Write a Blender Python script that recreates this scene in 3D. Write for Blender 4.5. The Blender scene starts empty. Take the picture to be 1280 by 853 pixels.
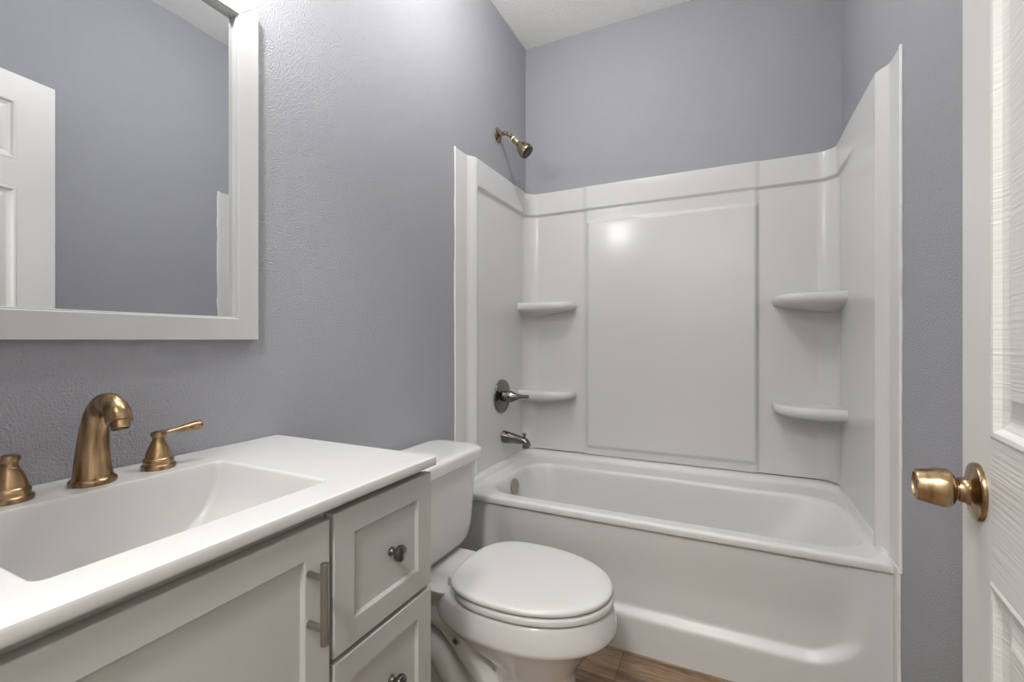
import bpy, bmesh, math, random
from mathutils import Vector, Matrix
random.seed(7)
PI = math.pi
C = bpy.context.scene.collection

# ------------------------------------------------------------------ camera, world, exposure
W = 1.4417            # room width between left and right wall
H = 2.690             # ceiling height
YF = -2.27            # inner face of the door wall
F_PX, YAW = 568.85, 0.4477
cam_data = bpy.data.cameras.new('camera')
cam_data.sensor_width = 36.0
cam_data.lens = F_PX / 1280 * 36.0
cam_data.shift_y = -1.5 / 1280
cam_data.clip_start = 0.01
cam = bpy.data.objects.new('camera', cam_data)
C.objects.link(cam)
cam.location = (1.0249, -2.3094, 1.07995)
cam.rotation_euler = (PI / 2, 0, YAW)
sc = bpy.context.scene
sc.camera = cam
sc.view_settings.view_transform = 'Standard'
sc.view_settings.look = 'None'
sc.view_settings.gamma = 1.0
sc.view_settings.use_curve_mapping = False
sc.view_settings.exposure = 0.0
world = bpy.data.worlds.new('world')
sc.world = world
world.use_nodes = True
world.node_tree.nodes['Background'].inputs[0].default_value = (0.9, 0.95, 1.0, 1)
world.node_tree.nodes['Background'].inputs[1].default_value = 0.3
VANITY_W = 12.5        # emitted power of the vanity bulb
CEIL_W = 21.0          # bathroom ceiling lamp
HALL_FILL_W = 96.0         # added fill lamp in the unseen hall


# ------------------------------------------------------------------ materials
def s2l(c):
    return tuple((v / 12.92 if v <= 0.04045 else ((v + 0.055) / 1.055) ** 2.4) for v in [x / 255 for x in c])


def new_mat(name):
    m = bpy.data.materials.new(name)
    m.use_nodes = True
    nt = m.node_tree
    return m, nt, nt.nodes['Principled BSDF']


def mat(name, rgb, rough=0.5, metal=0.0, bump=None, coat=0.0, var=0.0, var_scale=3.0, spec=0.5, srgb=True):
    """plain material; bump = (scale, strength, distance), var = small colour mottling"""
    m, nt, b = new_mat(name)
    col = s2l(rgb) if srgb else rgb
    b.inputs['Base Color'].default_value = (*col, 1)
    b.inputs['Roughness'].default_value = rough
    b.inputs['Metallic'].default_value = metal
    b.inputs['Specular IOR Level'].default_value = spec
    b.inputs['Coat Weight'].default_value = coat
    b.inputs['Coat Roughness'].default_value = 0.06
    tc = nt.nodes.new('ShaderNodeTexCoord')
    if var:
        n = nt.nodes.new('ShaderNodeTexNoise')
        n.inputs['Scale'].default_value = var_scale
        n.inputs['Detail'].default_value = 4
        nt.links.new(tc.outputs['Object'], n.inputs['Vector'])
        r = nt.nodes.new('ShaderNodeMapRange')
        r.inputs[3].default_value = 1 - var
        r.inputs[4].default_value = 1 + var
        nt.links.new(n.outputs['Fac'], r.inputs[0])
        h = nt.nodes.new('ShaderNodeVectorMath')
        h.operation = 'SCALE'
        h.inputs[0].default_value = col
        nt.links.new(r.outputs[0], h.inputs['Scale'])
        nt.links.new(h.outputs[0], b.inputs['Base Color'])
    if bump:
        n = nt.nodes.new('ShaderNodeTexNoise')
        n.inputs['Scale'].default_value = bump[0]
        n.inputs['Detail'].default_value = 3
        nt.links.new(tc.outputs['Object'], n.inputs['Vector'])
        bp = nt.nodes.new('ShaderNodeBump')
        bp.inputs['Strength'].default_value = bump[1]
        bp.inputs['Distance'].default_value = bump[2]
        nt.links.new(n.outputs['Fac'], bp.inputs['Height'])
        nt.links.new(bp.outputs[0], b.inputs['Normal'])
    return m


def emit_mat(name, rgb, strength):
    m = bpy.data.materials.new(name)
    m.use_nodes = True
    nt = m.node_tree
    nt.nodes.remove(nt.nodes['Principled BSDF'])
    e = nt.nodes.new('ShaderNodeEmission')
    e.inputs[0].default_value = (*rgb, 1)
    e.inputs[1].default_value = strength
    nt.links.new(e.outputs[0], nt.nodes['Material Output'].inputs[0])
    return m


def brushed_brass(name, light, dark, rough=0.28):
    m, nt, b = new_mat(name)
    b.inputs['Metallic'].default_value = 1.0
    b.inputs['Roughness'].default_value = rough
    tc = nt.nodes.new('ShaderNodeTexCoord')
    mp = nt.nodes.new('ShaderNodeMapping')
    mp.inputs['Scale'].default_value = (70, 70, 12)
    n = nt.nodes.new('ShaderNodeTexNoise')
    n.inputs['Scale'].default_value = 1.0
    n.inputs['Detail'].default_value = 6
    nt.links.new(tc.outputs['Object'], mp.inputs[0])
    nt.links.new(mp.outputs[0], n.inputs['Vector'])
    cr = nt.nodes.new('ShaderNodeValToRGB')
    cr.color_ramp.elements[0].position = 0.36
    cr.color_ramp.elements[0].color = (*s2l(dark), 1)
    cr.color_ramp.elements[1].position = 0.6
    cr.color_ramp.elements[1].color = (*s2l(light), 1)
    nt.links.new(n.outputs['Fac'], cr.inputs[0])
    nt.links.new(cr.outputs[0], b.inputs['Base Color'])
    return m


def wood_floor(name):
    m, nt, b = new_mat(name)
    b.inputs['Roughness'].default_value = 0.5
    tc = nt.nodes.new('ShaderNodeTexCoord')
    br = nt.nodes.new('ShaderNodeTexBrick')
    br.offset = 0.37
    br.inputs['Scale'].default_value = 1.0
    br.inputs['Brick Width'].default_value = 1.1
    br.inputs['Row Height'].default_value = 0.145
    br.inputs['Mortar Size'].default_value = 0.0012
    br.inputs['Color1'].default_value = (0.35, 0.35, 0.35, 1)
    br.inputs['Color2'].default_value = (0.65, 0.65, 0.65, 1)
    br.inputs['Mortar'].default_value = (0, 0, 0, 1)
    nt.links.new(tc.outputs['Object'], br.inputs['Vector'])
    mp = nt.nodes.new('ShaderNodeMapping')
    mp.inputs['Scale'].default_value = (5, 42, 5)
    nt.links.new(tc.outputs['Object'], mp.inputs[0])
    n = nt.nodes.new('ShaderNodeTexNoise')
    n.inputs['Scale'].default_value = 1.0
    n.inputs['Detail'].default_value = 8
    n.inputs['Roughness'].default_value = 0.65
    n.inputs['Distortion'].default_value = 0.6
    nt.links.new(mp.outputs[0], n.inputs['Vector'])
    mx = nt.nodes.new('ShaderNodeMix')
    mx.data_type = 'RGBA'
    mx.blend_type = 'OVERLAY'
    mx.inputs['Factor'].default_value = 0.6
    nt.links.new(n.outputs['Fac'], mx.inputs['A'])
    nt.links.new(br.outputs['Color'], mx.inputs['B'])
    cr = nt.nodes.new('ShaderNodeValToRGB')
    el = cr.color_ramp.elements
    el[0].position = 0.25
    el[0].color = (*s2l((66, 50, 38)), 1)
    el[1].position = 0.72
    el[1].color = (*s2l((172, 148, 120)), 1)
    e = el.new(0.5)
    e.color = (*s2l((134, 109, 86)), 1)
    nt.links.new(mx.outputs['Result'], cr.inputs[0])
    nt.links.new(cr.outputs[0], b.inputs['Base Color'])
    bp = nt.nodes.new('ShaderNodeBump')
    bp.inputs['Strength'].default_value = 0.25
    bp.inputs['Distance'].default_value = 0.002
    nt.links.new(n.outputs['Fac'], bp.inputs['Height'])
    nt.links.new(bp.outputs[0], b.inputs['Normal'])
    return m


def door_paint(name):
    """white paint over moulded wood grain that runs along the door"""
    m, nt, b = new_mat(name)
    b.inputs['Base Color'].default_value = (*s2l((216, 214, 210)), 1)
    b.inputs['Roughness'].default_value = 0.38
    tc = nt.nodes.new('ShaderNodeTexCoord')
    sep = nt.nodes.new('ShaderNodeSeparateXYZ')
    nt.links.new(tc.outputs['Object'], sep.inputs[0])

    def grain(scale):
        mp = nt.nodes.new('ShaderNodeMapping')
        mp.inputs['Scale'].default_value = scale
        nt.links.new(tc.outputs['Object'], mp.inputs[0])
        n = nt.nodes.new('ShaderNodeTexNoise')
        n.inputs['Scale'].default_value = 1.0
        n.inputs['Detail'].default_value = 3
        nt.links.new(mp.outputs[0], n.inputs['Vector'])
        return n
    # rails carry horizontal grain, stiles vertical grain
    g1 = grain((5, 9, 210))
    g2 = grain((150, 9, 9))
    less = nt.nodes.new('ShaderNodeMath')
    less.operation = 'LESS_THAN'
    less.inputs[1].default_value = 0.69
    nt.links.new(sep.outputs['X'], less.inputs[0])
    mx = nt.nodes.new('ShaderNodeMix')
    nt.links.new(less.outputs[0], mx.inputs['Factor'])
    fade = nt.nodes.new('ShaderNodeMath')
    fade.operation = 'MULTIPLY'
    fade.inputs[1].default_value = 0.25
    nt.links.new(g2.outputs['Fac'], fade.inputs[0])
    nt.links.new(fade.outputs[0], mx.inputs['A'])
    nt.links.new(g1.outputs['Fac'], mx.inputs['B'])
    bp = nt.nodes.new('ShaderNodeBump')
    bp.inputs['Strength'].default_value = 0.5
    bp.inputs['Distance'].default_value = 0.0025
    nt.links.new(mx.outputs['Result'], bp.inputs['Height'])
    nt.links.new(bp.outputs[0], b.inputs['Normal'])
    return m


M = {}
M['wall'] = mat('grey_blue_paint', (161, 162, 168), 0.5, bump=(240, 0.9, 0.0045), var=0.02, var_scale=6)
M['ceiling'] = mat('ceiling_texture', (248, 247, 244), 0.8, bump=(110, 0.9, 0.006))
M['hall'] = mat('hall_paint', (205, 204, 200), 0.6, bump=(150, 0.3, 0.002))
M['trim'] = mat('white_trim_paint', (225, 223, 218), 0.4)
M['floor'] = wood_floor('brown_plank_floor')
M['acrylic'] = mat('white_acrylic', (213, 212, 210), 0.21, bump=(9, 0.05, 0.004), var=0.012, var_scale=5)
M['tub'] = mat('white_tub_acrylic', (214, 213, 211), 0.33, bump=(9, 0.04, 0.004), var=0.02, var_scale=8)
M['caulk'] = mat('white_caulk', (228, 226, 222), 0.6, bump=(120, 0.5, 0.002))
M['gap'] = mat('dark_gap', (40, 40, 42), 0.9)
M['porcelain'] = mat('white_porcelain', (214, 213, 210), 0.1, coat=0.3)
M['seat'] = mat('white_seat_plastic', (213, 212, 209), 0.22)
M['marble'] = mat('white_cultured_marble', (206, 205, 203), 0.22, var=0.012, var_scale=9)
M['cabinet'] = mat('grey_cabinet_paint', (184, 183, 179), 0.42, bump=(220, 0.12, 0.001), var=0.015, var_scale=14)
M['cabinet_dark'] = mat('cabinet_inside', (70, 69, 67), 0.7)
M['brass'] = brushed_brass('antique_brass', (188, 158, 122), (112, 88, 64))
M['knob_brass'] = brushed_brass('worn_brass', (186, 160, 124), (104, 82, 60), 0.25)
M['shower'] = brushed_brass('brushed_bronze', (186, 172, 140), (104, 90, 68), 0.22)
M['nickel'] = mat('brushed_nickel', (168, 165, 160), 0.3, 1.0)
M['dark_nickel'] = mat('dark_nickel', (122, 119, 115), 0.18, 1.0)
M['chrome'] = mat('satin_chrome', (196, 193, 188), 0.22, 1.0)
M['frame'] = mat('pale_grey_frame', (194, 193, 191), 0.4, var=0.015, var_scale=20)
M['glass'] = mat('mirror_silver', (232, 234, 236), 0.0, 1.0)
M['bead'] = mat('dark_bead', (70, 68, 66), 0.4)
M['face'] = mat('shower_face', (52, 46, 40), 0.4)
M['tape'] = mat('thread_tape', (235, 235, 228), 0.6)
M['decal'] = mat('grey_decal', (176, 174, 170), 0.5)
M['decal_ink'] = mat('decal_ink', (80, 80, 80), 0.6)
M['door'] = door_paint('white_door_paint')
M['black'] = mat('black_rubber', (25, 25, 26), 0.6)


# ------------------------------------------------------------------ mesh helpers
def mesh_obj(name, bm, m, parent=None, smooth=True, angle=40, loc=None):
    me = bpy.data.meshes.new(name)
    bmesh.ops.recalc_face_normals(bm, faces=bm.faces)
    bm.to_mesh(me)
    bm.free()
    for mm in (m if isinstance(m, (list, tuple)) else [m]):
        me.materials.append(mm)
    o = bpy.data.objects.new(name, me)
    C.objects.link(o)
    if parent is not None:
        o.parent = parent
    if loc is not None:
        o.location = loc
    if smooth:
        for p in me.polygons:
            p.use_smooth = True
        me.set_sharp_from_angle(angle=math.radians(angle))
        wn = o.modifiers.new('weighted', 'WEIGHTED_NORMAL')
        wn.keep_sharp = True
        wn.weight = 90
    return o


def tag(o, label, cat, group=None):
    o['label'] = label
    o['category'] = cat
    if group:
        o['group'] = group
    return o


def struct(o):
    o['kind'] = 'structure'
    return o


def empty(name, loc, rz=0.0):
    o = bpy.data.objects.new(name, None)
    o.empty_display_size = 0.05
    C.objects.link(o)
    o.location = loc
    o.rotation_euler = (0, 0, rz)
    return o


def box(bm, x0, x1, y0, y1, z0, z1, bevel=0.0, seg=2):
    vs = [bm.verts.new((x, y, z)) for x in (x0, x1) for y in (y0, y1) for z in (z0, z1)]
    idx = [(0, 1, 3, 2), (4, 6, 7, 5), (0, 4, 5, 1), (2, 3, 7, 6), (0, 2, 6, 4), (1, 5, 7, 3)]
    fs = [bm.faces.new([vs[i] for i in q]) for q in idx]
    if bevel:
        es = set(e for f in fs for e in f.edges)
        bmesh.ops.bevel(bm, geom=list(es), offset=bevel, segments=seg, profile=0.5, affect='EDGES')


def loft(bm, rings, cap0=True, cap1=True, closed=True):
    vr = [[bm.verts.new(p) for p in r] for r in rings]
    n = len(rings[0])
    for a, b in zip(vr[:-1], vr[1:]):
        for i in range(n if closed else n - 1):
            j = (i + 1) % n
            try:
                bm.faces.new((a[i], a[j], b[j], b[i]))
            except ValueError:
                pass
    if cap0:
        bm.faces.new(list(reversed(vr[0])))
    if cap1:
        bm.faces.new(vr[-1])
    return vr


def rrect(x0, x1, y0, y1, r, z, k=8, m=10):
    """rounded rectangle ring, fixed vertex count 4*(k+m)"""
    r = max(1e-4, min(r, (x1 - x0) / 2 - 1e-4, (y1 - y0) / 2 - 1e-4))
    cs = [(x1 - r, y1 - r, 0), (x0 + r, y1 - r, PI / 2), (x0 + r, y0 + r, PI), (x1 - r, y0 + r, 3 * PI / 2)]
    pts = []
    for i, (cx, cy, a0) in enumerate(cs):
        for q in range(k + 1):
            a = a0 + PI / 2 * q / k
            pts.append((cx + r * math.cos(a), cy + r * math.sin(a), z))
        nx, ny, na = cs[(i + 1) % 4]
        p0 = pts[-1]
        p1 = (nx + r * math.cos(na), ny + r * math.sin(na))
        for q in range(1, m):
            t = q / m
            pts.append((p0[0] + (p1[0] - p0[0]) * t, p0[1] + (p1[1] - p0[1]) * t, z))
    return pts


def catmull(pts, sub=8):
    P = [Vector(p) for p in pts]
    P = [P[0] * 2 - P[1]] + P + [P[-1] * 2 - P[-2]]
    out = []
    for i in range(1, len(P) - 2):
        for q in range(sub):
            t = q / sub
            a, b, c, d = P[i - 1], P[i], P[i + 1], P[i + 2]
            out.append(0.5 * ((2 * b) + (c - a) * t + (2 * a - 5 * b + 4 * c - d) * t * t + (3 * b - a - 3 * c + d) * t ** 3))
    out.append(P[-2])
    return out


def tube(bm, pts, radii, n=20, sub=8, squash=None):
    """smooth swept tube with varying radius; squash = (axis vector, factor) widens one direction"""
    path = catmull(pts, sub)
    rr = [v.x for v in catmull([(r, 0, 0) for r in radii], sub)]
    rings = []
    t0 = (path[1] - path[0]).normalized()
    ref = Vector((0, 1, 0)) if abs(t0.y) < 0.8 else Vector((1, 0, 0))
    nrm = (ref - t0 * ref.dot(t0)).normalized()
    for i, p in enumerate(path):
        a = path[max(i - 1, 0)]
        b = path[min(i + 1, len(path) - 1)]
        t = (b - a).normalized()
        nrm = (nrm - t * nrm.dot(t)).normalized()
        bi = t.cross(nrm)
        ring = []
        for q in range(n):
            an = 2 * PI * q / n
            off = (nrm * math.cos(an) + bi * math.sin(an)) * rr[i]
            if squash:
                ax, f = squash
                off = off + ax * (off.dot(ax) * (f - 1))
            ring.append(p + off)
        rings.append(ring)
    loft(bm, rings)


def lathe(bm, prof, origin, axis, n=32):
    """profile of (radius, height along axis)"""
    ax = Vector(axis).normalized()
    ref = Vector((0, 0, 1)) if abs(ax.z) < 0.9 else Vector((1, 0, 0))
    u = (ref - ax * ref.dot(ax)).normalized()
    v = ax.cross(u)
    o = Vector(origin)
    rings = []
    for r, h in prof:
        r = max(r, 1e-4)
        rings.append([o + ax * h + (u * math.cos(2 * PI * q / n) + v * math.sin(2 * PI * q / n)) * r for q in range(n)])
    loft(bm, rings)


def sm(a, b, t):
    if a == b:
        return 1.0 if t >= a else 0.0
    t = max(0.0, min(1.0, (t - a) / (b - a)))
    return t * t * (3 - 2 * t)


# ------------------------------------------------------------------ room shell
HALL_Y = -3.7
HX0, HX1 = -0.6, 2.2
DX0, DX1 = 0.42, 1.262     # doorway in the front wall


def wall(name, x0, x1, y0, y1, z0, z1, m=None):
    bm = bmesh.new()
    box(bm, x0, x1, y0, y1, z0, z1)
    return struct(mesh_obj(name, bm, m or M['wall'], smooth=False))


wall('floor', HX0 - .1, HX1 + .1, HALL_Y - .1, 0.1, -0.1, 0, M['floor'])
wall('ceiling', HX0 - .1, HX1 + .1, HALL_Y - .1, 0.1, H, H + 0.1, M['ceiling'])
wall('wall_left', -0.1, 0, YF, 0, 0, H)
wall('wall_back', -0.1, W + 0.1, 0, 0.1, 0, H)
wall('wall_right', W, W + 0.1, YF, 0, 0, H)
bm = bmesh.new()
box(bm, HX0, DX0, YF - .11, YF, 0, H)
box(bm, DX1, HX1, YF - .11, YF, 0, H)
box(bm, DX0, DX1, YF - .11, YF, 2.06, H)
struct(mesh_obj('wall_front', bm, M['wall'], smooth=False))
wall('wall_hall', HX0, HX1, HALL_Y - .1, HALL_Y, 0, H, M['hall'])
wall('wall_hall_left', HX0 - .1, HX0, HALL_Y, YF, 0, H, M['hall'])
wall('wall_hall_right', HX1, HX1 + .1, HALL_Y, YF, 0, H, M['hall'])
bm = bmesh.new()
for x0, x1 in ((DX1 - .012, DX1 + .05),):
    box(bm, x0, x1, YF - .001, YF + .014, 0, 2.11, .004)
box(bm, 0.50, DX1 + .05, YF - .001, YF + .014, 2.05, 2.11, .004)
struct(mesh_obj('trim_1', bm, M['trim'], smooth=False))
bm = bmesh.new()
box(bm, 0, .012, -1.50, -.72, 0, .085, .003)
struct(mesh_obj('baseboard_left', bm, M['trim'], smooth=False))
bm = bmesh.new()
box(bm, W - .012, W, YF + .02, -.80, 0, .085, .003)
struct(mesh_obj('baseboard_right', bm, M['trim'], smooth=False))

# ------------------------------------------------------------------ bathtub
TY = -0.712           # apron face
RIM = 0.460
SEAM = 0.488


def tub_mesh():
    bm = bmesh.new()
    X0, X1 = 0.003, W - 0.003
    YB = -0.012

    def lip(ring, zf, zs):
        """front of a ring drops to zf, the wall sides stay at zs"""
        out = []
        for x, y, z in ring:
            w = sm(-0.60, -0.69, y)
            out.append((x, y, zs * (1 - w) + zf * w))
        return out
    R = []
    # outermost: wall upstand at sides and back, square-edged lip at the front
    R.append(lip(rrect(X0, X1, TY + .012, YB, .012, 0), RIM - .030, SEAM - .03))
    R.append(lip(rrect(X0, X1, TY - .006, YB, .012, 0), RIM - .029, SEAM - .01))
    R.append(lip(rrect(X0, X1, TY - .009, YB, .014, 0), RIM - .025, SEAM - .004))
    R.append(lip(rrect(X0 + .002, X1 - .002, TY - .009, YB - .004, .016, 0), RIM - .010, SEAM))
    R.append(lip(rrect(X0 + .010, X1 - .010, TY - .006, YB - .012, .018, 0), RIM - .003, SEAM + .001))
    R.append(lip(rrect(X0 + .034, X1 - .018, TY + .001, YB - .034, .05, 0), RIM, SEAM))
    R.append(lip(rrect(X0 + .042, X1 - .022, TY + .005, YB - .042, .06, 0), RIM, SEAM - .004))
    R.append(lip(rrect(X0 + .046, X1 - .024, TY + .010, YB - .046, .06, 0), RIM, SEAM - .014))
    R.append(lip(rrect(X0 + .050, X1 - .027, TY + .015, YB - .052, .06, 0), RIM, RIM + .006))
    R.append(lip(rrect(X0 + .058, X1 - .030, TY + .022, YB - .064, .06, 0), RIM, RIM + .001))
    R.append(rrect(.098, 1.402, -.670, -.160, .13, RIM))
    R.append(rrect(.104, 1.398, -.665, -.166, .13, RIM - .0015))
    R.append(rrect(.110, 1.392, -.659, -.172, .13, RIM - .007))
    R.append(rrect(.114, 1.382, -.655, -.176, .13, RIM - .018))
    R.append(rrect(.118, 1.368, -.651, -.179, .13, RIM - .04))
    R.append(rrect(.128, 1.30, -.640, -.186, .13, RIM - .13))
    R.append(rrect(.142, 1.22, -.626, -.194, .13, RIM - .25))
    R.append(rrect(.157, 1.17, -.610, -.205, .13, RIM - .33))
    R.append(rrect(.187, 1.12, -.585, -.225, .12, RIM - .37))
    R.append(rrect(.26, 1.02, -.51, -.275, .08, RIM - .386))
    R.append(rrect(.45, .85, -.42, -.36, .025, RIM - .392))
    loft(bm, R, cap0=False, cap1=True)

    # apron: proud plinth and edges, broad recessed field
    def rec(x, z):
        def inside(t, a, b, s0, s1):
            return sm(a, a + s0, t) * sm(b, b - s1, t)
        # rounded lower corners of the field
        zz = 0.115 + 0.10 * sm(1.18, 1.42, x) ** 2 + 0.10 * sm(.28, .06, x) ** 2
        return inside(x, .13, 1.385, .07, .085) * sm(zz, zz + .038, z) * (1 - .75 * sm(.22, .42, z))
    nx, nz = 150, 60
    grid = []
    for i in range(nx + 1):
        x = X0 + (X1 - X0) * i / nx
        col = []
        for j in range(nz + 1):
            z = 0.0 + (RIM - .030) * j / nz
            col.append(bm.verts.new((x, TY + .024 * rec(x, z), z)))
        grid.append(col)
    for i in range(nx):
        for j in range(nz):
            bm.faces.new((grid[i][j], grid[i + 1][j], grid[i + 1][j + 1], grid[i][j + 1]))
    box(bm, W - .011, W - .001, TY - .027, TY + .05, 0, SEAM - .026, .003, 2)
    # ends and underside skirt so the apron has thickness
    back = []
    for i in (0, nx):
        v = [bm.verts.new((grid[i][0].co.x, TY + .06, 0)), bm.verts.new((grid[i][0].co.x, TY + .06, RIM - .03))]
        bm.faces.new([grid[i][j] for j in range(nz + 1)] + [v[1], v[0]])
    return bm


tub = mesh_obj('bathtub', tub_mesh(), M['tub'], angle=50)
tag(tub, 'white alcove bathtub with a smooth recessed apron on the brown floor', 'bathtub')
bm = bmesh.new()
lathe(bm, [(.0, 0), (.033, 0), (.036, .003), (.036, .007), (.032, .011), (.012, .013), (.0, .013)], (.121, -.405, .402), (1, 0, .10), 36)
ov = mesh_obj('overflow_plate', bm, M['nickel'], tub)
ov['label'] = 'round satin metal overflow plate'
bm = bmesh.new()
lathe(bm, [(0, 0), (.036, 0), (.036, .004), (.028, .007), (0, .006)], (.30, -.36, .066), (0, 0, 1), 32)
mesh_obj('drain', bm, M['chrome'], tub)

# ------------------------------------------------------------------ tub surround
INS, RC = 0.030, 0.062           # inset of the panel face from the wall, corner radius
ZT_SIDE, ZT_BACK = 1.876, 1.870
BAND = 1.752
YL, YR = -0.722, -0.748          # front edges of left and right flanges


def surf_h(kind, t, z):
    """relief of the surround over its base face. kind side: t = y; kind back: t = x"""
    below = sm(BAND + .006, BAND - .010, z)
    if kind == 'back':
        mid = sm(.335, .362, t) * sm(1.142, 1.118, t)
        h = .007 * mid
        h -= .012 * below * (1 - .25 * mid)
        pan = sm(.352, .372, t) * sm(1.140, 1.122, t) * sm(1.690, 1.672, z) * sm(.522, .545, z)
        return h + .011 * pan
    sh = 0.013 if kind == 'left' else -0.018
    y = t - sh
    h = -.024 * sm(-.600, -.652, y)
    inner = sm(-.598, -.575, y)
    if kind == 'right':
        blend = sm(YC - .30, YC, y)
        soft = sm(BAND + .03, BAND - .06, z)
        return h - .012 * (soft * (1 - blend) + below * blend) * inner
    return h - .012 * below * inner


def lines(a, b, step, feats, fine=.0035, span=.030):
    """sample positions, denser around the features"""
    out = set()
    n = max(2, int(abs(b - a) / step))
    for i in range(n + 1):
        out.add(round(a + (b - a) * i / n, 5))
    lo, hi = min(a, b), max(a, b)
    for f0, f1 in feats:
        k = int((f1 - f0) / fine) + 1
        for i in range(k + 1):
            v = f0 + (f1 - f0) * i / k
            if lo <= v <= hi:
                out.add(round(v, 5))
    return sorted(out, reverse=a > b)


def panel(path, ztop, zbot):
    """path: list of (x, y, nx, ny, kind, t). Grid in z, closed back to the wall"""
    bm = bmesh.new()
    zs = lines(.445, ztop - .006, .03, [(BAND - .06, BAND + .03), (BAND - .012, BAND + .008), (1.668, 1.694), (.518, .565)])
    rings = []
    for (x, y, nx, ny, kind, t) in path:
        zb = zbot(t)
        col = []
        h0 = surf_h(kind, t, .6)
        for z in zs:
            h = surf_h(kind, t, z)
            col.append((x + nx * h, y + ny * h, max(z, zb)))
        hT = surf_h(kind, t, ztop)
        col.append((x + nx * (hT - .0015), y + ny * (hT - .0015), ztop - .002))
        col.append((x + nx * (hT - .006), y + ny * (hT - .006), ztop))
        dep = INS + min(hT, 0) * 0 - .002
        col.append((x - nx * dep, y - ny * dep, ztop))
        rings.append(col)
    loft(bm, rings, cap0=False, cap1=False, closed=False)
    # close the two ends
    for col in (rings[0], rings[-1]):
        pass
    return bm


def corner_pts(cx, cy, a0, a1, kind, tfun, n=14):
    out = []
    for i in range(n + 1):
        a = a0 + (a1 - a0) * i / n
        px, py = cx + RC * math.cos(a), cy + RC * math.sin(a)
        out.append((px, py, -math.cos(a), -math.sin(a), kind, tfun(a)))
    return out


surround = empty('tub_surround', (W / 2, -.01, SEAM))
tag(surround, 'glossy white moulded wall surround with corner shelves above the bathtub', 'tub surround')


def to_parent(o, parent):
    o.parent = parent
    o.matrix_parent_inverse = Matrix.Translation(parent.location).inverted() if parent.rotation_euler.z == 0 else \
        (Matrix.Translation(parent.location) @ parent.rotation_euler.to_matrix().to_4x4()).inverted()
    return o


YC = -(INS + RC)
side_feats = [(-.650, -.555), (YC - .022, YC + .004)]
left_path = [(INS, y, 1, 0, 'left', y) for y in lines(YL, YC + .004, .03, side_feats)]
left_path.insert(0, (INS - .022, YL - .001, 1, 0, 'left', YL))
zb_side = lambda y: RIM + .003
o = mesh_obj('side_panel', panel(left_path, ZT_SIDE, zb_side), M['acrylic'], angle=55)
to_parent(o, surround)
right_path = [(W - INS, y, -1, 0, 'right', y) for y in lines(YR, YC + .004, .03, [(a - .018, b - .018) for a, b in side_feats])]
right_path.insert(0, (W - INS + .022, YR - .001, -1, 0, 'right', YR))
o = mesh_obj('side_panel', panel(right_path, ZT_SIDE, zb_side), M['acrylic'], angle=55)
to_parent(o, surround)
back_path = [(INS - .010, YC - .006, 1, 0, 'back', 0), (INS + .001, YC - .006, 1, 0, 'back', 0)]
back_path += corner_pts(INS + RC, YC, PI, PI / 2, 'back', lambda a: .0)
back_path += [(x, -INS, 0, -1, 'back', x) for x in lines(INS + RC + .01, W - INS - RC - .01, .04, [(.095, .160), (W - .160, W - .095), (.33, .376), (1.112, 1.148)])]
back_path += corner_pts(W - INS - RC, YC, PI / 2, 0, 'back', lambda a: .0)
back_path += [(W - INS - .0004, YC - .006, -1, 0, 'back', 0), (W - INS + .010, YC - .006, -1, 0, 'back', 0)]
o = mesh_obj('back_panel', panel(back_path, ZT_BACK, lambda t: SEAM + .004), M['acrylic'], angle=55)
to_parent(o, surround)


def corner_shelf(side, ztop):
    """moulded corner shelf: bull-nosed lip and an underside that falls back to the wall"""
    bm = bmesh.new()
    s = 1 if side == 'left' else -1
    xc = INS - .012 if side == 'left' else W - INS + .012
    yc = -INS + .014
    if side == 'left':
        A = (.300, yc)
        B = (xc, -.150)
    else:
        A = (1.186, yc)
        B = (xc, -.215)
    # plan curve of the lip from back wall to side wall, bulging out
    n = 28
    plan = []
    for i in range(n + 1):
        t = i / n * PI / 2
        cs, sn = math.cos(t) ** .5, math.sin(t) ** .5
        plan.append((xc + (A[0] - xc) * cs, yc + (B[1] - yc) * sn))
    prof = [(0.02, 0), (.93, 0), (.965, -.003), (.99, -.010), (1.0, -.020), (.99, -.030), (.965, -.038), (.90, -.044), (.72, -.053), (.45, -.064), (.15, -.075)]
    rings = []
    for f, dz in prof:
        rings.append([(xc + (px - xc) * f, yc + (py - yc) * f, ztop + dz) for px, py in plan])
    loft(bm, rings, cap0=False, cap1=False, closed=False)
    return to_parent(mesh_obj('corner_shelf', bm, M['acrylic'], angle=60), surround)


for side, zt in (('left', 1.275), ('left', .815), ('right', 1.268), ('right', .812)):
    corner_shelf(side, zt)


def caulk(x, y, sgn, z0, z1, wmin, wmax, name, m):
    bm = bmesh.new()
    n = int((z1 - z0) / .012)
    rings = []
    w = (wmin + wmax) / 2
    for i in range(n + 1):
        w += random.uniform(-.0016, .0016)
        w = max(wmin, min(wmax, w))
        z = z0 + (z1 - z0) * i / n
        rings.append([(x, y + .006, z), (x + sgn * .005, y + .004, z), (x + sgn * .006, y - w * .5, z), (x + sgn * .002, y - w, z), (x, y - w, z)])
    loft(bm, rings)
    return mesh_obj(name, bm, m)


to_parent(caulk(0.0005, YL, 1, .45, ZT_SIDE, .001, .006, 'caulk_bead', M['caulk']), surround)
to_parent(caulk(W - .0005, YR, -1, .45, ZT_SIDE, .001, .008, 'caulk_bead', M['caulk']), surround)
o = caulk(W - .0005, TY - .026, -1, .0, .46, .001, .008, 'caulk_bead', M['caulk'])
o.parent = tub

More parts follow.
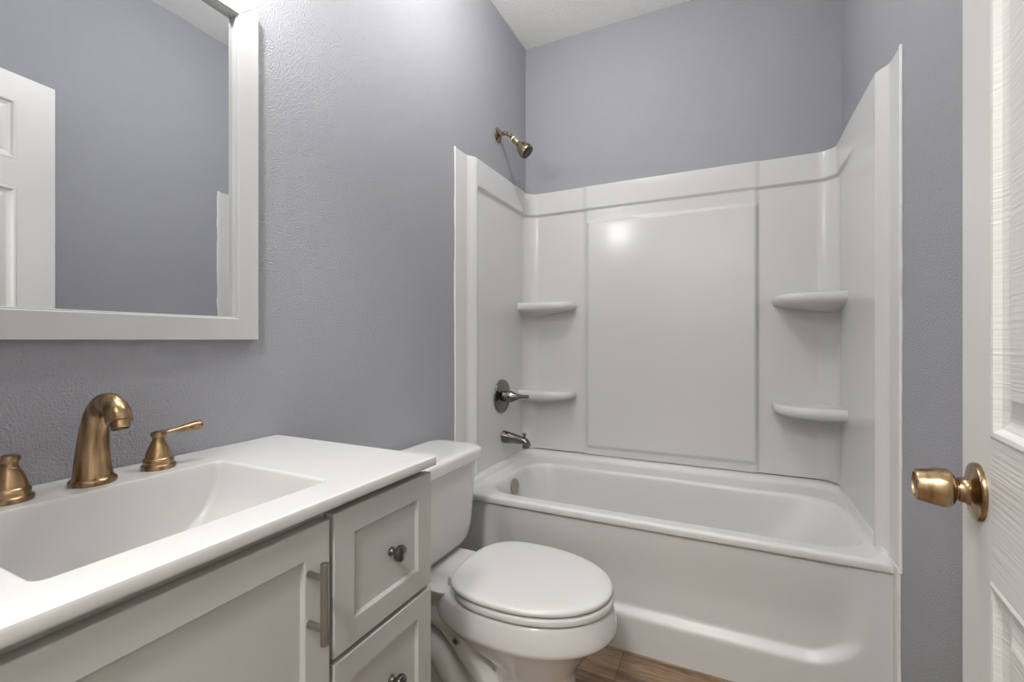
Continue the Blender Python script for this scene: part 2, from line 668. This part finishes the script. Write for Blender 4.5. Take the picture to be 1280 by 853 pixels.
# ------------------------------------------------------------------ shower fittings
SY = -.338
sh = empty('wall_shower', (0, SY, 2.08))
tag(sh, 'brushed bronze shower head on a bent arm high on the grey wall', 'shower head')
bm = bmesh.new()
lathe(bm, [(0, 0), (.030, 0), (.031, .003), (.026, .008), (.014, .013), (.0, .013)], (0, 0, 0), (1, 0, 0), 32)
mesh_obj('escutcheon', bm, M['shower'], sh)
bm = bmesh.new()
tube(bm, [(.002, 0, 0), (.030, 0, .001), (.050, 0, -.006), (.066, 0, -.020), (.080, 0, -.036)], [.0088] * 5, 18)
mesh_obj('shower_arm', bm, M['shower'], sh)
sh.scale = (1.14, 1.14, 1.14)
ax = Vector((.68, 0, -.73)).normalized()
p0 = Vector((.075, 0, -.031))
bm = bmesh.new()
lathe(bm, [(0, -.004), (.0102, -.004), (.0108, .001), (.0102, .006), (0, .006)], p0, ax, 24)
tp = mesh_obj('thread_tape', bm, M['tape'], sh)
tp['label'] = 'white thread tape'
bm = bmesh.new()
lathe(bm, [(0, .004), (.012, .004), (.0135, .008), (.0135, .022), (.012, .028), (.0112, .033), (.014, .039), (.0195, .048), (.0265, .062), (.0308, .078), (.0322, .089), (.031, .093), (.0285, .094), (0, .094)], p0, ax, 40)
hd = mesh_obj('spray_head', bm, M['shower'], sh)
bm = bmesh.new()
lathe(bm, [(0, .0930), (.0265, .0930), (.0267, .0950), (.012, .0965), (.011, .098), (0, .098)], p0, ax, 40)
mesh_obj('spray_face', bm, M['face'], hd)

VX = INS - .012
vz = .806
vy = -.334
va = empty('shower_valve', (VX, vy, vz))
tag(va, 'dark nickel shower valve lever on a round plate above the tub spout', 'shower valve')
bm = bmesh.new()
lathe(bm, [(0, 0), (.077, 0), (.081, .003), (.080, .010), (.066, .011), (.062, .010), (.045, .013), (.040, .017), (.0, .017)], (0, 0, 0), (1, 0, 0), 48)
mesh_obj('escutcheon', bm, M['dark_nickel'], va)
bm = bmesh.new()
lathe(bm, [(0, .014), (.026, .014), (.026, .030), (.024, .034), (.029, .036), (.029, .050), (.026, .060), (.019, .075), (.013, .088), (.009, .096), (0, .097)], (0, 0, 0), (1, 0, 0), 36)
mesh_obj('valve_hub', bm, M['dark_nickel'], va)
bm = bmesh.new()
tube(bm, [(.045, 0, .003), (.080, 0, .004), (.115, 0, .003), (.144, 0, .004)], [.018, .013, .009, .0085], 18)
mesh_obj('lever', bm, M['dark_nickel'], va)

sp = empty('tub_spout', (VX, -.316, .597))
sp.scale = (1.1, 1.06, 1.06)
tag(sp, 'dark nickel tub spout with a diverter knob above the overflow plate', 'tub spout')
bm = bmesh.new()
rings = []
for x, zc, hw, hh in [(0, .008, .021, .026), (.004, .008, .024, .029), (.02, .007, .023, .028), (.06, .003, .021, .0225), (.09, -.001, .0195, .019), (.108, -.005, .0185, .018), (.120, -.010, .0175, .017), (.128, -.018, .016, .013), (.131, -.026, .012, .006)]:
    rings.append([(x + (.010 * (1 if math.sin(a) < 0 else 0) * max(0, (x - .1) / .03) * math.sin(a)), hw * math.cos(a), zc + hh * math.sin(a)) for a in [2 * PI * q / 28 for q in range(28)]])
loft(bm, rings)
lathe(bm, [(0, 0), (.014, 0), (.0155, .004), (.0155, .030), (0, .030)], (.112, 0, -.034), (0, 0, 1), 28)
mesh_obj('spout_body', bm, M['dark_nickel'], sp)
bm = bmesh.new()
lathe(bm, [(0, 0), (.0045, 0), (.004, .012), (.008, .015), (.0085, .021), (.005, .025), (0, .025)], (.106, 0, .010), (0, 0, 1), 20)
mesh_obj('diverter_knob', bm, M['dark_nickel'], sp)

# ------------------------------------------------------------------ toilet
TC = -1.085
to = empty('toilet', (.38, TC, 0))
tag(to, 'white two-piece toilet with closed lid between the vanity and the bathtub', 'toilet')
to.location = (0, TC, 0)


def egg(xb, xf, b, z, xm, e_b=.8, n=64, e_y=1.0, yc=0.0):
    """ring: xb back, xf front, half width b, xm the widest station"""
    pts = []
    for q in range(n):
        a = 2 * PI * q / n
        ca, sa = math.cos(a), math.sin(a)
        if ca >= 0:
            x = xm + (xf - xm) * ca
            y = b * (abs(sa) ** .96) * (1 if sa >= 0 else -1)
        else:
            x = xm - (xm - xb) * abs(ca) ** e_b
            y = b * (abs(sa) ** e_b) * (1 if sa >= 0 else -1)
        pts.append((x, yc + y, z))
    return pts


bm = bmesh.new()
R = []
for z, xb, xf, b, xm, eb in [
        (0.000, .395, .640, .114, .52, .7), (.008, .395, .641, .115, .52, .7), (.016, .40, .636, .110, .52, .7), (.05, .41, .630, .105, .52, .7), (.13, .41, .630, .105, .52, .7), (.155, .40, .634, .108, .52, .75),
        (.170, .38, .642, .116, .52, .8), (.190, .34, .654, .126, .515, .85), (.215, .29, .672, .142, .50, .85),
        (.245, .245, .699, .162, .49, .85), (.268, .22, .724, .178, .485, .85), (.280, .212, .740, .188, .485, .85), (.286, .211, .745, .1915, .485, .85), (.294, .211, .747, .1925, .485, .85), (.320, .213, .743, .190, .485, .85), (.343, .219, .734, .185, .485, .85), (.351, .23, .731, .183, .485, .85), (.354, .25, .722, .176, .485, .85), (.354, .33, .64, .11, .48, .9)]:
    R.append(egg(xb, xf, b, z, xm, eb))
loft(bm, R)
# deck that carries the tank
R = []
for z, x0, x1, hw, r in [(.225, .06, .30, .075, .04), (.28, .035, .33, .100, .04), (.315, .028, .31, .115, .05), (.344, .025, .315, .134, .05), (.351, .026, .315, .134, .05), (.3545, .032, .31, .127, .045)]:
    R.append(rrect(x0, x1, -hw, hw, r, z))
loft(bm, R)
# rear body and foot
R = []
for z, x0, x1, hw, r in [(0, .06, .46, .118, .05), (.02, .062, .46, .114, .05), (.03, .07, .46, .080, .05), (.15, .06, .46, .070, .05), (.26, .06, .36, .070, .05)]:
    R.append(rrect(x0, x1, -hw, hw, r, z))
loft(bm, R)
mesh_obj('bowl', bm, M['porcelain'], to, angle=60)
for s in (-1, 1):
    bm = bmesh.new()
    y = s * .075
    tube(bm, [(.10, y, .215), (.15, y, .250), (.205, y, .262), (.26, y, .245), (.305, y, .205), (.35, y, .155), (.40, y, .105), (.45, y * .9, .06)], [.034, .036, .037, .037, .037, .036, .034, .03], 20)
    tube(bm, [(.09, y, .10), (.13, y, .150), (.185, y * 1.05, .168), (.235, y * 1.05, .145), (.275, y * 1.05, .10), (.315, y, .055), (.36, y, .015)], [.036, .039, .040, .040, .040, .039, .036], 20)
    mesh_obj('trapway', bm, M['porcelain'], to, angle=60)

# tank
bm = bmesh.new()
R = []
for z, x0, x1, hw, r in [(.352, .055, .130, .120, .05), (.358, .040, .160, .152, .055), (.372, .030, .182, .176, .055), (.395, .026, .194, .190, .055), (.44, .024, .201, .199, .055), (.54, .022, .207, .205, .055), (.664, .022, .211, .209, .055)]:
    R.append(rrect(x0, x1, -hw, hw, r, z))
loft(bm, R)
mesh_obj('tank', bm, M['porcelain'], to, angle=60)
bm = bmesh.new()
R = []
for dz, ins in [(.660, .006), (.661, .002), (.664, 0), (.690, 0), (.698, .003), (.703, .010), (.705, .022), (.7055, .05)]:
    R.append(rrect(.006 + ins * .6, .230 - ins, -.221 + ins, .221 - ins, .05, dz))
loft(bm, R)
mesh_obj('tank_lid', bm, M['porcelain'], to, angle=60)
bm = bmesh.new()
lathe(bm, [(0, 0), (.012, 0), (.012, .008), (0, .010)], (.206, -.176, .60), (1, 0, 0), 20)
tube(bm, [(.220, -.178, .60), (.223, -.155, .598), (.224, -.130, .594)], [.006, .006, .007], 12)
mesh_obj('flush_lever', bm, M['chrome'], to)
# seat ring and lid
bm = bmesh.new()
R = []
for z, d in [(.3575, .012), (.3585, .004), (.362, 0), (.373, 0), (.377, .004), (.378, .012)]:
    R.append(egg(.292 + d, .739 - d, .188 - d, z, .485, .68))
loft(bm, R)
mesh_obj('seat_ring', bm, M['seat'], to, angle=60)
bm = bmesh.new()
R = []
for z, d in [(.3805, .014), (.3815, .005), (.384, .001), (.390, 0), (.395, .002), (.3985, .009), (.4005, .025), (.4015, .07), (.402, .13)]:
    R.append(egg(.280 + d, .735 - d, .188 - d * .95, z, .48, .68))
loft(bm, R)
mesh_obj('lid', bm, M['seat'], to, angle=60)
for s in (-1, 1):
    bm = bmesh.new()
    box(bm, .268, .318, s * .075 - .018, s * .075 + .018, .352, .380, .006, 3)
    mesh_obj('hinge', bm, M['seat'], to)
bm = bmesh.new()
box(bm, -.011, .011, -.0008, .0008, -.011, .011, 0)
dc = mesh_obj('decal', bm, M['decal'], to, smooth=False)
dc.location = (.312, -.1165, .213)
dc.rotation_euler = (0, .7, 0)
dc['label'] = 'small grey square decal with a dark mark'
bm = bmesh.new()
lathe(bm, [(.0045, 0), (.0075, 0), (.0075, .0006), (.0045, .0006)], (0, -.0008, 0), (0, -1, 0), 16)
box(bm, -.001, .001, -.0016, -.0008, -.006, .006)
mk = mesh_obj('decal_mark', bm, M['decal_ink'], dc, smooth=False)
for s in (-1, 1):
    bm = bmesh.new()
    lathe(bm, [(.014, 0), (.014, .006), (.011, .013), (.005, .017), (0, .018)], (.30, s * .105, .018), (0, 0, 1), 20)
    mesh_obj('bolt_cap', bm, M['seat'], to)

# ------------------------------------------------------------------ vanity
VR, VL = -1.534, -2.262        # right and left end of the countertop
VTOP = .8425
CF = .482                      # countertop front
YD = -1.796                    # gap between door and drawers
DF = .470                      # door and drawer faces
cab = empty('vanity_cabinet', (.24, -1.9, 0))
tag(cab, 'grey shaker vanity cabinet with one wide door and a stack of drawers', 'vanity cabinet')
cab.location = (0, 0, 0)
bm = bmesh.new()
cy0, cy1, cz1 = VL + .008, VR - .010, VTOP - .0195
box(bm, .004, .449, cy0, cy0 + .016, .10, cz1)
box(bm, .004, .449, cy1 - .016, cy1, .10, cz1)
box(bm, .004, .449, cy0 + .016, cy1 - .016, .10, .116)
box(bm, .004, .012, cy0 + .016, cy1 - .016, .116, cz1)
box(bm, .425, .4485, cy0 + .016, cy1 - .016, cz1 - .030, cz1 - .0005)
box(bm, .425, .4485, YD - .012, YD + .012, .116, cz1 - .03)
mesh_obj('carcass', bm, M['cabinet'], cab, smooth=False)
bm = bmesh.new()
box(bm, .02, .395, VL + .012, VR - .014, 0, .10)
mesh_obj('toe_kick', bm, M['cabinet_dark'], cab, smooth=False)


def shaker(name, y0, y1, z0, z1, fw, parent):
    """five-piece front: frame with a recessed flat panel; looks along +x"""
    bm = bmesh.new()
    x0, x1, rec = .4505, DF, .008

    def rect(i, x):
        return [(x, y0 + i, z0 + i), (x, y1 - i, z0 + i), (x, y1 - i, z1 - i), (x, y0 + i, z1 - i)]
    loft(bm, [rect(0, x0), rect(0, x1 - .002), rect(.0008, x1 - .0006), rect(.002, x1), rect(fw - .001, x1), rect(fw, x1 - .001), rect(fw + .002, x1 - rec), rect(fw + .004, x1 - rec)])
    return mesh_obj(name, bm, M['cabinet'], parent, smooth=False)


ZD = .808
door = shaker('cabinet_door', VL + .012, YD - .004, .108, ZD - .004, .046, cab)
for i, (z0, z1) in enumerate([(.582, ZD), (.345, .573), (.108, .337)]):
    d = shaker('drawer', YD + .004, VR - .0035, z0, z1, .043, cab)
    bm = bmesh.new()
    yk, zk = (YD + VR) / 2 + .014, (z0 + z1) / 2 - (.004 if i < 2 else 0)
    lathe(bm, [(0, 0), (.0085, 0), (.0085, .002), (.0055, .005), (.005, .010), (.0075, .014), (.0138, .017), (.0152, .021), (.0138, .0255), (.009, .028), (0, .0285)], (DF - .008, yk, zk), (1, 0, 0), 32)
    mesh_obj('knob', bm, M['dark_nickel'], d)
# bar pull of the door
bm = bmesh.new()
py = -1.839
lathe(bm, [(0, 0), (.0055, 0), (.006, .0008), (.006, .1162), (.0055, .117), (0, .117)], (DF + .032, py, .643), (0, 0, 1), 24)
for z in (.643 + .022, .643 + .095):
    lathe(bm, [(0, 0), (.0048, 0), (.0048, .031), (0, .031)], (DF, py, z), (1, 0, 0), 20)
pu = mesh_obj('bar_pull', bm, M['nickel'], door)

# countertop with integral basin
top = None
bm = bmesh.new()
ZB = VTOP - .019


def crect(x0, x1, y0, y1, r, z):
    return rrect(x0, x1, y0, y1, r, z, 6, 14)


X0b, X1b, Y0b, Y1b = .119, .410, -2.110, -1.750
R = [crect(X0b + .05, X1b - .05, Y0b + .11, Y1b - .11, .03, VTOP - .146), crect(X0b + .012, X1b - .012, Y0b + .05, Y1b - .05, .03, VTOP - .125), crect(X0b - .006, X1b + .006, Y0b - .006, Y1b + .006, .03, VTOP - .06), crect(X0b - .008, X1b + .008, Y0b - .008, Y1b + .008, .02, ZB),
     crect(.002, CF - .002, VL, VR, .003, ZB), crect(.002, CF, VL, VR, .004, ZB + .003), crect(.002, CF, VL, VR, .004, VTOP - .006), crect(.002, CF - .0015, VL + .001, VR - .001, .004, VTOP - .002), crect(.002, CF - .005, VL + .003, VR - .003, .004, VTOP),
     crect(X0b - .004, X1b + .004, Y0b - .004, Y1b + .004, .016, VTOP), crect(X0b - .001, X1b + .001, Y0b - .001, Y1b + .001, .014, VTOP - .0012), crect(X0b + .001, X1b - .001, Y0b + .0015, Y1b - .0015, .014, VTOP - .005)]
for t in range(1, 13):
    f = t / 12
    dep = .131 * math.sin(f * PI / 2)   # ends sweep in, front and back stay steep
    e = .010 * f + .135 * (1 - math.cos(f * PI / 2)) ** 1.15
    z = VTOP - .005 - dep
    R.append(crect(X0b + .002 + .010 * f + .05 * f ** 6, X1b - .002 - .010 * f - .05 * f ** 6, Y0b + .003 + e, Y1b - .003 - e, .010 + .03 * f ** 3, z))
loft(bm, R)
top = mesh_obj('sink_countertop', bm, M['marble'], angle=35)
tag(top, 'white vanity countertop with moulded rectangular sink basin on the grey cabinet', 'countertop')
bm = bmesh.new()
lathe(bm, [(0, 0), (.030, 0), (.031, .003), (.024, .005), (.020, .004), (.018, .008), (0, .009)], (.265, -1.932, VTOP - .1365), (0, 0, 1), 32)
mesh_obj('drain_stopper', bm, M['brass'], top)

# ------------------------------------------------------------------ faucet
FY = -1.929
fa = empty('basin_faucet', (.070, FY, VTOP))
tag(fa, 'curved antique brass faucet spout behind the sink basin', 'faucet')
bm = bmesh.new()
lathe(bm, [(0, 0), (.0300, 0), (.0312, .002), (.0312, .006), (.0295, .0085), (.0265, .0105), (.0262, .013), (0, .014)], (0, 0, 0), (0, 0, 1), 40)
mesh_obj('base_ring', bm, M['brass'], fa)
bm = bmesh.new()
tube(bm, [(.000, 0, .008), (-.001, 0, .035), (.001, 0, .065), (.006, 0, .095), (.018, 0, .120), (.038, 0, .134), (.060, 0, .134), (.077, 0, .122), (.084, 0, .108)], [.0262, .0236, .0212, .0188, .0172, .0165, .0165, .0172, .0176], 32, 8)
mesh_obj('spout', bm, M['brass'], fa)
bm = bmesh.new()
axs = Vector((.35, 0, -.94)).normalized()
lathe(bm, [(0, -.004), (.0125, -.004), (.0125, .0085), (.011, .0095), (.0105, .007), (0, .006)], (.0845, 0, .106), axs, 28)
mesh_obj('aerator', bm, M['brass'], fa)


def faucet_handle(y, s, label):
    h = empty('faucet_handle', (.068, y, VTOP))
    tag(h, label, 'faucet handle', 'faucet handles beside the spout')
    bm = bmesh.new()
    lathe(bm, [(0, 0), (.0255, 0), (.027, .003), (.0262, .007), (.0232, .009), (.0228, .012), (.0238, .0145), (.0228, .018), (.0205, .020), (.0200, .024), (.0186, .030), (.0162, .037), (.0130, .044), (.0112, .047), (.0112, .0495), (.0098, .051), (.0092, .058), (.0088, .060), (0, .060)], (0, 0, 0), (0, 0, 1), 40)
    mesh_obj('handle_base', bm, M['brass'], h)
    bm = bmesh.new()
    lathe(bm, [(0, .0575), (.0105, .0575), (.0122, .0600), (.0125, .0635), (.0115, .0665), (.006, .0685), (0, .069)], (0, 0, 0), (0, 0, 1), 32)
    tube(bm, [(0, s * .006, .0632), (0, s * .018, .0636), (0.001, s * .030, .0648), (.003, s * .046, .0668), (.006, s * .064, .0690), (.0075, s * .072, .0696)], [.0068, .0056, .0066, .0090, .0112, .0096], 20, 6, (Vector((0, 0, 1)), .78))
    mesh_obj('lever', bm, M['brass'], h)
    return h


faucet_handle(-1.832, 1, 'antique brass lever handle to the right of the faucet spout')
faucet_handle(-2.026, -1, 'antique brass lever handle to the left of the faucet spout')

# ------------------------------------------------------------------ mirror
MY0, MY1, MZ0, MZ1 = -2.258, -1.602, 1.080, 1.864
MFX = .024
mi = empty('wall_mirror', (0, (MY0 + MY1) / 2, MZ0))
tag(mi, 'rectangular mirror in a flat pale grey frame above the vanity', 'mirror')
mi.location = (0, 0, 0)
bm = bmesh.new()


def mrect(i, x):
    return [(x, MY0 + i, MZ0 + i), (x, MY1 - i, MZ0 + i), (x, MY1 - i, MZ1 - i), (x, MY0 + i, MZ1 - i)]


loft(bm, [mrect(0, .001), mrect(0, MFX - .001), mrect(.001, MFX), mrect(.0465, MFX), mrect(.0475, MFX - .001), mrect(.0485, .019), mrect(.0505, .019), mrect(.0515, .0165), mrect(.0515, .002)], cap0=False, cap1=False)
mesh_obj('frame', bm, M['frame'], mi, smooth=False)
for a, b in (((MY1, MZ1), (-.047, -.047)), ((MY0, MZ1), (.047, -.047))):
    # fine mitre line across each frame corner
    p, q = Vector((MFX + .0001, a[0], a[1])), Vector((MFX + .0001, a[0] + b[0], a[1] + b[1]))
    n = Vector((0, -(q - p).z, (q - p).y)).normalized() * .0004
    d = Vector((.0003, 0, 0))
    bm = bmesh.new()
    loft(bm, [[p - n, p + n, p + n + d, p - n + d], [q - n, q + n, q + n + d, q - n + d]])
    mesh_obj('mitre_joint', bm, M['bead'], mi, smooth=False)
bm = bmesh.new()
TILT = .0144
rings = []
yc = (MY0 + MY1) / 2
g0, g1, h0, h1 = MY0 + .0515, MY1 - .0515, MZ0 + .0515, MZ1 - .0515
for back in (-.0025, 0):
    rings.append([(.0095 + back - TILT * (y - yc), y, z) for y, z in ((g0, h0), (g1, h0), (g1, h1), (g0, h1))])
loft(bm, rings)
mesh_obj('mirror_glass', bm, M['glass'], mi, smooth=False)

# ------------------------------------------------------------------ door standing open along the right wall
DW, DT = .80, .035
TH = math.radians(6.4)
E = Vector((1.3201, -1.4554))
dirv = Vector((math.sin(TH), math.cos(TH)))
hinge = E - dirv * DW
bm = bmesh.new()
ucuts = [0, .110, .365, .435, .690, DW]
zcuts = [.010, .25, .790, .961, 1.630, 1.731, 1.945, 2.040]


def quad(pts):
    bm.faces.new([bm.verts.new(p) for p in pts])


for i in range(5):
    for j in range(7):
        u0, u1, z0, z1 = ucuts[i], ucuts[i + 1], zcuts[j], zcuts[j + 1]
        if i in (1, 3) and j in (1, 3, 5):
            def rr(d, y):
                return [(u0 + d, y, z0 + d), (u1 - d, y, z0 + d), (u1 - d, y, z1 - d), (u0 + d, y, z1 - d)]
            loft(bm, [rr(0, 0), rr(.004, .0015), rr(.009, .0005), rr(.014, -.006), rr(.024, -.0095), rr(.030, -.0095), rr(.050, -.0035), rr(.052, -.003)], cap0=False)
        else:
            quad([(u0, 0, z0), (u1, 0, z0), (u1, 0, z1), (u0, 0, z1)])
# edges and back
z0, z1 = zcuts[0], zcuts[-1]
quad([(0, -DT, z0), (0, -DT, z1), (DW, -DT, z1), (DW, -DT, z0)])
quad([(0, 0, z0), (0, 0, z1), (0, -DT, z1), (0, -DT, z0)])
quad([(DW, 0, z0), (DW, -DT, z0), (DW, -DT, z1), (DW, 0, z1)])
quad([(0, 0, z1), (DW, 0, z1), (DW, -DT, z1), (0, -DT, z1)])
quad([(0, 0, z0), (0, -DT, z0), (DW, -DT, z0), (DW, 0, z0)])
bmesh.ops.remove_doubles(bm, verts=bm.verts, dist=.00005)
dr = struct(mesh_obj('door_1', bm, M['door'], smooth=False))
dr.location = (hinge.x, hinge.y, 0)
dr.rotation_euler = (0, 0, PI / 2 - TH)
KU, KZ = DW - .066, .884
bm = bmesh.new()
lathe(bm, [(0, .004), (.013, .004), (.0125, .018), (.0125, .022), (.018, .0235), (.0225, .026), (.0247, .030), (.0252, .035), (.0245, .042), (.0222, .052), (.0206, .060), (.0196, .062), (.0160, .0632), (.0155, .0612), (0, .0607)], (KU, 0, KZ), (0, 1, 0), 48)
kn = mesh_obj('door_knob', bm, M['knob_brass'], dr)
bm = bmesh.new()
lathe(bm, [(0, 0), (.0370, 0), (.0372, .003), (.0357, .0055), (.028, .007), (.021, .009), (.0165, .013), (.0155, .018), (.0150, .020), (0, .020)], (KU, 0, KZ), (0, 1, 0), 48)
mesh_obj('rosette', bm, M['knob_brass'], kn)
bm = bmesh.new()
box(bm, -.001, .001, 0, .0008, -.006, .006)
bmesh.ops.translate(bm, verts=bm.verts, vec=(KU, .0605, KZ))
mesh_obj('privacy_slot', bm, M['bead'], kn, smooth=False)

# ------------------------------------------------------------------ lamps of the room, plus an added hall fill
vl = empty('vanity_light', (0, -1.765, 2.02))
tag(vl, 'wall lamp with one bare bulb above the mirror', 'wall light')
bm = bmesh.new()
box(bm, 0, .028, -.06, .06, -.055, .055, .006, 3)
mesh_obj('backplate', bm, M['nickel'], vl)
BR = .019
m_b = emit_mat('bulb_glow', (1.0, .985, .965), VANITY_W / (PI * 4 * PI * BR * BR))
for y in (0,):
    bm = bmesh.new()
    lathe(bm, [(0, 0), (.020, 0), (.020, .060), (.016, .082), (.012, .096), (0, .096)], (.026, y, 0), (1, 0, 0), 24)
    so = mesh_obj('socket', bm, M['nickel'], vl)
    bm = bmesh.new()
    bmesh.ops.create_uvsphere(bm, u_segments=24, v_segments=16, radius=BR)
    bmesh.ops.translate(bm, verts=bm.verts, vec=(.140, y, 0))
    mesh_obj('bulb', bm, m_b, so)


def globe_light(x, y, zc, r, power, label):
    """semi-flush lamp: canopy, stem and an opal glass globe"""
    e = empty('ceiling_light', (x, y, H))
    tag(e, label, 'ceiling light')
    bm = bmesh.new()
    lathe(bm, [(0, 0), (.065, 0), (.065, .010), (.05, .022), (0, .024)], (0, 0, 0), (0, 0, -1), 40)
    mesh_obj('canopy', bm, M['nickel'], e)
    bm = bmesh.new()
    lathe(bm, [(0, 0), (.008, 0), (.008, H - zc - r + .01), (0, H - zc - r + .01)], (0, 0, 0), (0, 0, -1), 20)
    mesh_obj('stem', bm, M['nickel'], e)
    bm = bmesh.new()
    bmesh.ops.create_uvsphere(bm, u_segments=32, v_segments=20, radius=r)
    bmesh.ops.translate(bm, verts=bm.verts, vec=(0, 0, zc - H))
    mesh_obj('glass_globe', bm, emit_mat('globe_glow', (1.0, .988, .975), power / (PI * 4 * PI * r * r)), e)
    return e


globe_light(.50, -1.05, 2.50, .075, CEIL_W, 'round glass ceiling light hanging over the bathroom floor')
globe_light(.85, -2.95, 2.42, .12, HALL_FILL_W, 'added fill light globe in the unseen hall outside the door')  # added behind the camera to fill the bathroom through the doorway
